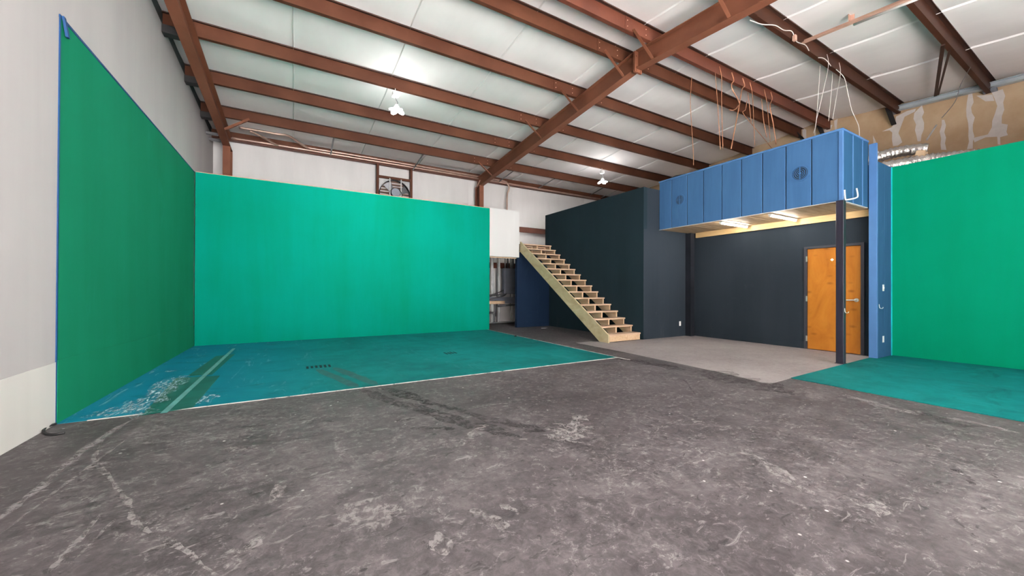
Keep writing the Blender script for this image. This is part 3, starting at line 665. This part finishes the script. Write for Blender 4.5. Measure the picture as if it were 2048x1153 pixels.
# ================================================================== BLUE CANOPY
XF, CY0, CY1, CZ0, CZ1 = 7.80, 2.65, 6.25, 2.685, 3.88
cn = thing('canopy', (8.4, 4.4, CZ0), 'blue boarded canopy box projecting over the dark recess', 'canopy')
sy = [6.25, 5.894, 5.484, 5.087, 4.672, 4.27, 3.874, 3.475, 3.077, 2.678]
bk = MB().box(XF+.015, XF+.03, CY0+.02, CY1, CZ0+.01, CZ1-.04).build('backing', 'black_paint', cn)
for i in range(len(sy)-1):
    MB().box(XF, XF+.03, sy[i+1]+.008, sy[i]-.008, CZ0, CZ1-.03).build('board', 'blue_wood', bk, bevel=.005)
MB().box(XF-.012, XF+.03, CY0-.012, CY0+.045, CZ0, CZ1-.03).build('corner_trim', 'blue_trim', cn, bevel=.003)
MB().box(XF-.018, XF+.03, CY0-.018, CY1, CZ1-.035, CZ1).build('top_trim', 'blue_trim', cn, bevel=.003)
ex = [7.832, 8.21, 8.612, 8.905]
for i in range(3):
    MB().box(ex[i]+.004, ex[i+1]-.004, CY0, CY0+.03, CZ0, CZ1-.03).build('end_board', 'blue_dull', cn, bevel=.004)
for x in ex[1:3]:
    MB().box(x-.012, x+.012, CY0-.012, CY0, CZ0, CZ1-.03).build('batten', 'blue_trim', cn, bevel=.002)
MB().box(7.83, 8.86, CY0-.018, CY0+.03, CZ1-.035, CZ1).build('top_trim', 'blue_trim', cn, bevel=.003)
MB().box(XF-.004, XF+.035, CY0-.004, CY1, CZ0-.008, CZ0).build('drip_edge', 'white_plastic', cn)
MB().box(XF+.035, 8.858, CY0-.004, CY0+.035, CZ0-.008, CZ0).build('drip_edge', 'white_plastic', cn)
sb_ = MB().box(XF+.04, 9.05, CY0+.04, CY1-.01, CZ0+.02, CZ0+.05).build('soffit_backing', 'steel_black', cn)
n_ = 26; pw = (CY1-.01-(CY0+.036))/n_
for i in range(n_):
    y = CY0+.036+i*pw
    MB().box(XF+.036, 9.05, y+.003, y+pw-.003, CZ0-.005+random.uniform(-.003, .003), CZ0+.015).build('soffit_plank', 'soffit_wood', sb_)
MB().box(9.02, 9.075, CY0+.0, 6.09, 2.555, CZ0-.006).build('ledger_beam', 'ledger_wood', cn, label='pale wooden ledger beam on the recess wall')
MB().box(XF+.03, 9.5, CY0+.03, CY1, CZ1-.10, CZ1-.06).build('lid', 'wall_white', cn)
# round vents
for c, r_, lab in ((pX(1359, 400, XF), .115, 'small round blue louvred vent at the far end of the canopy'), (pX(1600, 347, XF), .125, 'round blue louvred vent at the near end of the canopy')):
    v_ = thing('round_vent', (XF, c.y, c.z-.12), lab, 'vent', 'round canopy vents')
    MB().ring((XF, c.y, c.z), (-1, 0, 0), r_+.022, r_-.005, .010, 32).build('rim', 'blue_wood', v_)
    MB().disc((XF, c.y, c.z), (-1, 0, 0), r_-.01, .003, 32).build('throat', 'black_paint', v_)
    for k in range(4):
        q = r_*(.86-.22*k); MB().ring((XF-.003, c.y, c.z), (-1, 0, 0), q, q-.009, .008, 28).build('louvre_ring', 'blue_wood', v_)
    MB().disc((XF-.003, c.y, c.z), (-1, 0, 0), r_*.12, .008, 16).build('hub', 'blue_wood', v_)
    MB().box(XF-.012, XF, c.y-.006, c.y+.006, c.z-r_*.9, c.z+r_*.9).build('spoke', 'blue_wood', v_)
# white bent bar on the canopy end
wb_ = [pY(1689, 380, CY0-.02), pY(1690.5, 398, CY0-.02), pY(1696, 399.5, CY0-.03), pY(1712, 396, CY0-.06), pY(1715.5, 391, CY0-.06), pY(1713, 377, CY0-.06)]
MB().tube(smooth_path(wb_, 4), .012, 8).build('wall_bracket', 'white_plastic', label='white bent bar bracket on the end of the blue canopy', cat='bracket', smooth=True)
# tube lights in the soffit
for y, lab in ((4.77, 'lit tube light under the canopy, the farther one'), (3.80, 'lit tube light under the canopy, the nearer one')):
    t = thing('tube_light', (8.3, y, CZ0-.06), lab, 'light', 'tube lights under the canopy')
    MB().box(7.92, 8.95, y-.035, y+.035, CZ0-.03, CZ0-.009).build('housing', 'white_plastic', t, bevel=.003)
    MB().tube([(7.94, y, CZ0-.045), (8.93, y, CZ0-.045)], .016, 10).build('tube', 'tube_on', t, smooth=True)
    for x in (7.93, 8.94): MB().box(x-.012, x+.012, y-.02, y+.02, CZ0-.062, CZ0-.03).build('socket', 'white_plastic', t)
# support post and hook
po = thing('support_post', (7.75, 2.65, 0), 'dark square post holding up the canopy corner before the door', 'post')
MB().box(7.70, 7.80, 2.60, 2.70, .012, 2.676).build('shaft', 'post_paint', po, bevel=.004)
MB().box(7.69, 7.81, 2.59, 2.71, 0, .012).build('base_plate', 'post_paint', po)
MB().tube(smooth_path([(7.74, 2.597, .91), (7.742, 2.592, .85), (7.746, 2.572, .835), (7.75, 2.555, .84), (7.752, 2.55, .86)], 4), .005, 6).build('coat_hook', 'hinge_metal', label='small metal hook on the dark post', cat='hook', smooth=True)
MB().tube(smooth_path([(8.93, 2.516, .96), (8.93, 2.51, .90), (8.94, 2.49, .885), (8.955, 2.475, .89), (8.96, 2.472, .91)], 4), .005, 6).build('coat_hook', 'hinge_metal', label='small metal hook on the blue wing wall', cat='hook', smooth=True)
def plate(c, ax, lab, sw):
    c = Vector(c); t = thing('light_switch' if sw else 'wall_outlet', c, lab, 'switch' if sw else 'outlet')
    MB().box(c.x-.035, c.x+.035, c.y-.006, c.y, c.z-.058, c.z+.058).build('plate', 'white_plastic', t, bevel=.002)
    if sw: MB().box(c.x-.008, c.x+.008, c.y-.016, c.y-.006, c.z-.015, c.z+.015).build('toggle', 'white_plastic', t)
    else:
        for dz in (-.025, .025): MB().box(c.x-.016, c.x+.016, c.y-.009, c.y-.006, c.z+dz-.014, c.z+dz+.014).build('socket', 'white_plastic', t)
plate((9.13, 2.519, 1.25), 0, 'white light switch on the blue wing wall', True)
plate((9.13, 2.519, .33), 0, 'white wall outlet low on the blue wing wall', False)
plate((8.61, 6.249, .33), 0, 'white wall outlet low on the charcoal recess wall', False)
# ================================================================== LAMPS
def lamp(x, y, label):
    zp = ztop(y); t = thing('high_bay_lamp', (x, y, zp-.5), label, 'lamp', 'hanging lamps')
    MB().tube([(x-.03, y, zp), (x-.03, y, zp-.07)], .008, 6).build('hook', 'white_plastic', t)
    MB().box(x-.085, x+.045, y-.05, y+.05, zp-.155, zp-.075).build('driver_box', 'white_plastic', t, bevel=.006)
    MB().box(x-.10, x+.0, y-.06, y+.03, zp-.185, zp-.16).build('mount_plate', 'white_plastic', t, bevel=.004)
    MB().tube(smooth_path([(x-.03, y, zp-.18), (x-.01, y, zp-.23), (x+.02, y, zp-.28), (x, y, zp-.33)], 4), .007, 6).build('cord', 'conduit_grey', t)
    MB().disc((x, y, zp-.37), (0, 0, 1), .05, .05, 16, .03).build('socket', 'white_plastic', t)
    for k in range(4):
        g = math.radians(20+90*k); e = Vector((math.cos(g), math.sin(g), -.35)).normalized(); p = Vector((-math.sin(g), math.cos(g), 0)); u = p.cross(e)
        c = Vector((x, y, zp-.40))+e*.10; vs = []
        m = MB(); pts = [c+e*(.085*math.cos(2*math.pi*i/14))+p*(.06*math.sin(2*math.pi*i/14)) for i in range(14)]
        m.prism(pts, u*.02).build('light_panel', 'lamp_on', t)
    ld_ = bpy.data.lights.new('lamp_light', 'AREA'); ld_.shape = 'DISK'; ld_.size = .35; ld_.energy = LAMP_W; ld_.color = (1, .975, .95)
    lo_ = bpy.data.objects.new('lamp_light', ld_); col.objects.link(lo_); lo_.location = (x, y, zp-.52); lo_.parent = t; lo_.location -= ORG[t.name]
lamp(1.80, 7.93, 'glowing lamp hanging from a purlin above the green back wall')
lamp(8.83, 9.32, 'glowing lamp hanging above the charcoal stair wall')
for x, y, w in ((1.0, -2.25, 'left'), (5.0, -3.6, 'right')): lamp(x, y, 'added unseen fill lamp behind the camera, the %s one' % w)  # fill lamps out of view, added to brighten the room
# ================================================================== LOOSE BITS
# black cable looped on the floor by the left wall
MB().tube(smooth_path([pZ(*q, .012) for q in ((112, 848), (100, 852), (90, 857), (87, 863), (93, 868), (108, 869.5), (130, 866))], 5), .010, 8).build('power_cable', 'rubber', label='black cable loop on the floor by the left wall', cat='cable', smooth=True)
# copper wires hanging from the ridge purlins, white cables from the next one
def wire(px, y, label, m='copper', r=.007, name='hanging_wire', grp='copper wires hanging from the ridge purlins', s=5.766, ox=1380, oy=100, k=4):
    MB().tube(smooth_path([pY(ox+a/s, oy+b/s, y) for a, b in px], k), r, 6).build(name, m, label=label, cat='wire', group=grp, smooth=True)
YW = 4.489
wire([(20, 318), (5, 600), (20, 900), (38, 1180), (40, 1330)], 5.10, 'single copper wire at the far left of the hanging wires')
wire([(290, 262), (320, 640), (350, 1150)], YW, 'left one of the first close pair of copper wires')
wire([(340, 190), (365, 330), (365, 620), (380, 1150)], YW, 'right one of the first close pair of copper wires')
wire([(480, 260), (505, 350), (478, 395), (490, 460), (545, 555), (575, 625)], YW, 'copper wire wrapped round the purlin and bent into the crossing bundle', r=.011)
wire([(605, 325), (630, 410), (600, 455), (575, 600), (540, 790), (500, 1000), (475, 1140)], YW, 'thick slanting copper wire crossing behind its bent neighbour', r=.011)
wire([(455, 690), (490, 697), (530, 680), (560, 640)], YW, 'short hooked copper wire end', r=.009)
wire([(665, 490), (685, 640), (705, 830)], YW, 'left one of the second close pair of copper wires')
wire([(690, 370), (720, 520), (735, 850), (748, 1100)], YW, 'right one of the second close pair of copper wires')
wire([(655, 590), (640, 690), (612, 730), (740, 890), (850, 1020), (940, 1130)], YW, 'kinked copper wire slanting down to the right')
wire([(825, 565), (850, 820), (885, 1010)], YW, 'first of the three copper wires nearest the brown wall')
wire([(855, 455), (885, 600), (910, 850), (925, 1060)], YW, 'second of the three copper wires nearest the brown wall')
wire([(930, 485), (948, 560), (930, 610), (925, 680), (960, 850), (992, 1090)], YW, 'thick third of the three copper wires nearest the brown wall', r=.011)
YV = 3.130; gv = 'white cables hanging over the canopy'
wire([(1500, 180), (1480, 500), (1455, 830), (1425, 960)], YV, 'thin white cable, leftmost over the canopy', 'cable_white', .004, 'hanging_cable', gv)
wire([(1580, 50), (1595, 190), (1520, 550), (1450, 850), (1440, 990)], YV, 'thin white cable wrapped over the dark purlin and slanting left', 'cable_white', .004, 'hanging_cable', gv)
wire([(1645, 265), (1625, 540), (1598, 820)], YV, 'thin white cable, third over the canopy', 'cable_white', .004, 'hanging_cable', gv)
wire([(1720, 145), (1735, 270), (1690, 530), (1645, 800)], YV, 'thin white cable slanting from the right over the canopy', 'cable_white', .004, 'hanging_cable', gv)
wire([(1480, 90), (1530, 92), (1580, 125), (1625, 187)], YV, 'short curved white cable end on the dark purlin', 'cable_white', .0065, 'hanging_cable', gv)
wire([(585, 472), (640, 530), (665, 640), (690, 750), (735, 850), (742, 930)], 3.126, 'long curved white cable dropping to the canopy corner', 'cable_white', .0065, 'hanging_cable', gv, 3.39, 1500, 0)
wire([(0, 138), (80, 165), (170, 172), (230, 205), (280, 210), (300, 245), (320, 285), (375, 305), (400, 345)], 3.126, 'wavy white cable strung along the dark purlin', 'cable_white', .007, 'hanging_cable', gv, 3.39, 1500, 0)
wire([(1496, 455), (1430, 570), (1390, 690), (1300, 800)], 1.782, 'dark thin wire slanting down by the brown wall', 'conduit_grey', .005, 'hanging_cable', gv, 3.39, 1500, 0)
c_ = pY(1588.5, 76, 3.10); MB().box(c_.x-.03, c_.x+.03, 3.07, 3.12, c_.z-.05, c_.z+.04).build('junction_box', 'steel_pink', label='small pinkish junction box on the dark purlin', cat='junction box', bevel=.004)
# hung strut channel between the near purlins
sa, sb = pY(1606, 86, 3.05), pY(1812, 2, 1.75); sb = sb+(sb-sa)*.5
sc_t = thing('strut_channel', sa, 'pinkish hung strut channel with a tube between two dark purlins', 'strut channel')
MB().bar(sa, sb, .06, .012).build('base_strip', 'steel_pink', sc_t)
MB().bar(sa+Vector((.03, 0, .03)), sb+Vector((.03, 0, .03)), .008, .06).build('side_strip', 'steel_pink', sc_t)
MB().tube([sa.lerp(sb, .35)+Vector((.03, -.02, -.02)), sb+Vector((.03, -.02, -.02))], .02, 10).build('tube', 'white_plastic', sc_t, smooth=True)
hp = pY(1698, 40, 2.50)
MB().box(hp.x-.035, hp.x+.035, 2.49, 2.50, hp.z-.02, hp.z+.45).build('hanger', 'steel_pink', sc_t)
MB().box(hp.x+.025, hp.x+.035, 2.44, 2.50, hp.z-.02, hp.z+.45).build('hanger', 'steel_pink', sc_t)
# V struts and knee braces by the party wall
vt = thing('purlin_brace', pY(1871, 192, 1.83), 'dark V-shaped steel brace under the top right purlin', 'brace')
MB().bar(pY(1886, 90, 1.83), pX(1871, 192, 11.9), .05, .02).build('leg', 'steel_dark', vt); MB().bar(pY(1899, 102, 1.83), pX(1876, 190, 11.9), .03, .02).build('leg', 'steel_dark', vt)
for q, r_, lab in (((1775, 215), (1788, 250), 'black knee brace where the dark purlin meets the brown wall'), ((1637, 250), (1645, 268), 'short black knee brace just above the canopy end'), ((1588, 262), (1606, 279), 'short black knee brace above the canopy boards')):
    MB().bar(pX(*q, 12.2), pX(*r_, 12.42), .09, .02).build('knee_brace', 'steel_black', label=lab, cat='brace', group='black knee braces')
for q, lab in (((1788, 225), 'grey clip under the dark purlin end at the brown wall'), ((1980, 181), 'grey clip under the top right purlin end at the brown wall')):
    c_ = pX(*q, 12.42); MB().box(12.36, 12.5, c_.y-.09, c_.y+.09, c_.z-.03, c_.z+.02).build('purlin_end_clip', 'panel_grey', label=lab, cat='bracket')
# foil ducts lying on the side room
def duct(pts, r, label):
    P = smooth_path(pts, 14); rr = [r*(1+.10*math.sin(i*2.1)+random.uniform(-.04, .04)) for i in range(len(P))]
    MB().tube(P, rr, 18).build('foil_duct', 'foil', label=label, cat='duct', smooth=True, group='foil ducts on the side room')
duct([(9.9, 3.4, 3.72), (10.05, 2.85, 3.86), (10.15, 2.55, 3.90), (10.2, 2.2, 3.85)], .10, 'upper silver foil duct beside the blue wing wall')
duct([(9.8, 2.9, 3.57), (10.0, 2.5, 3.60), (10.15, 2.2, 3.62), (10.2, 1.9, 3.58), (10.25, 1.6, 3.54)], .12, 'lower silver foil duct on the top of the right green wall')
MB().prism([pX(1660+x/5.24, 240+y/5.24, 10.05) for x, y in ((905, 322), (995, 318), (990, 385), (890, 372))], (.18, 0, 0)).build('duct_board', 'kraft', label='brown duct board box between the foil ducts', cat='duct board')
MB().bar(pX(1660+1015/5.24, 240+210/5.24, 10.3), pX(1660+1115/5.24, 240+55/5.24, 10.6), .02, .02).build('duct_hanger', 'galv', label='thin metal hanger strap above the foil ducts', cat='strap')
# dark flexible duct hoops on top of the canopy
for i, (u, v, r_) in enumerate(((1355, 352, .09), (1465, 318, .07))):
    c_ = pX(u, v, 8.2)
    MB().tube(smooth_path([(8.2, c_.y+.35, 3.84), (8.2, c_.y+.15, 3.93), (8.2, c_.y, 3.96), (8.2, c_.y-.3, 3.92), (8.2, c_.y-.55, 3.84)], 6), r_, 12).build('flexible_duct', 'steel_black', label='dark flexible duct hump on the canopy top, %s' % ('at the far end' if i == 0 else 'near the middle'), cat='duct', smooth=True)

# scraps on the floor
c_ = pZ(1088, 657); MB().prism([(c_.x+a_, c_.y+b_, .0) for a_, b_ in ((-.12, -.03), (.02, -.06), (.13, .0), (.05, .05), (-.08, .04))], (0, 0, .006)).build('paper_scrap', 'white_plastic', label='small pale scrap on the floor by the navy panel', cat='scrap')
c_ = pZ(1031, 674); MB().box(c_.x-.03, c_.x+.03, c_.y-.02, c_.y+.02, .003, .03).build('black_pebble', 'rubber', label='tiny black lump at the far edge of the teal floor', cat='debris', bevel=.008)
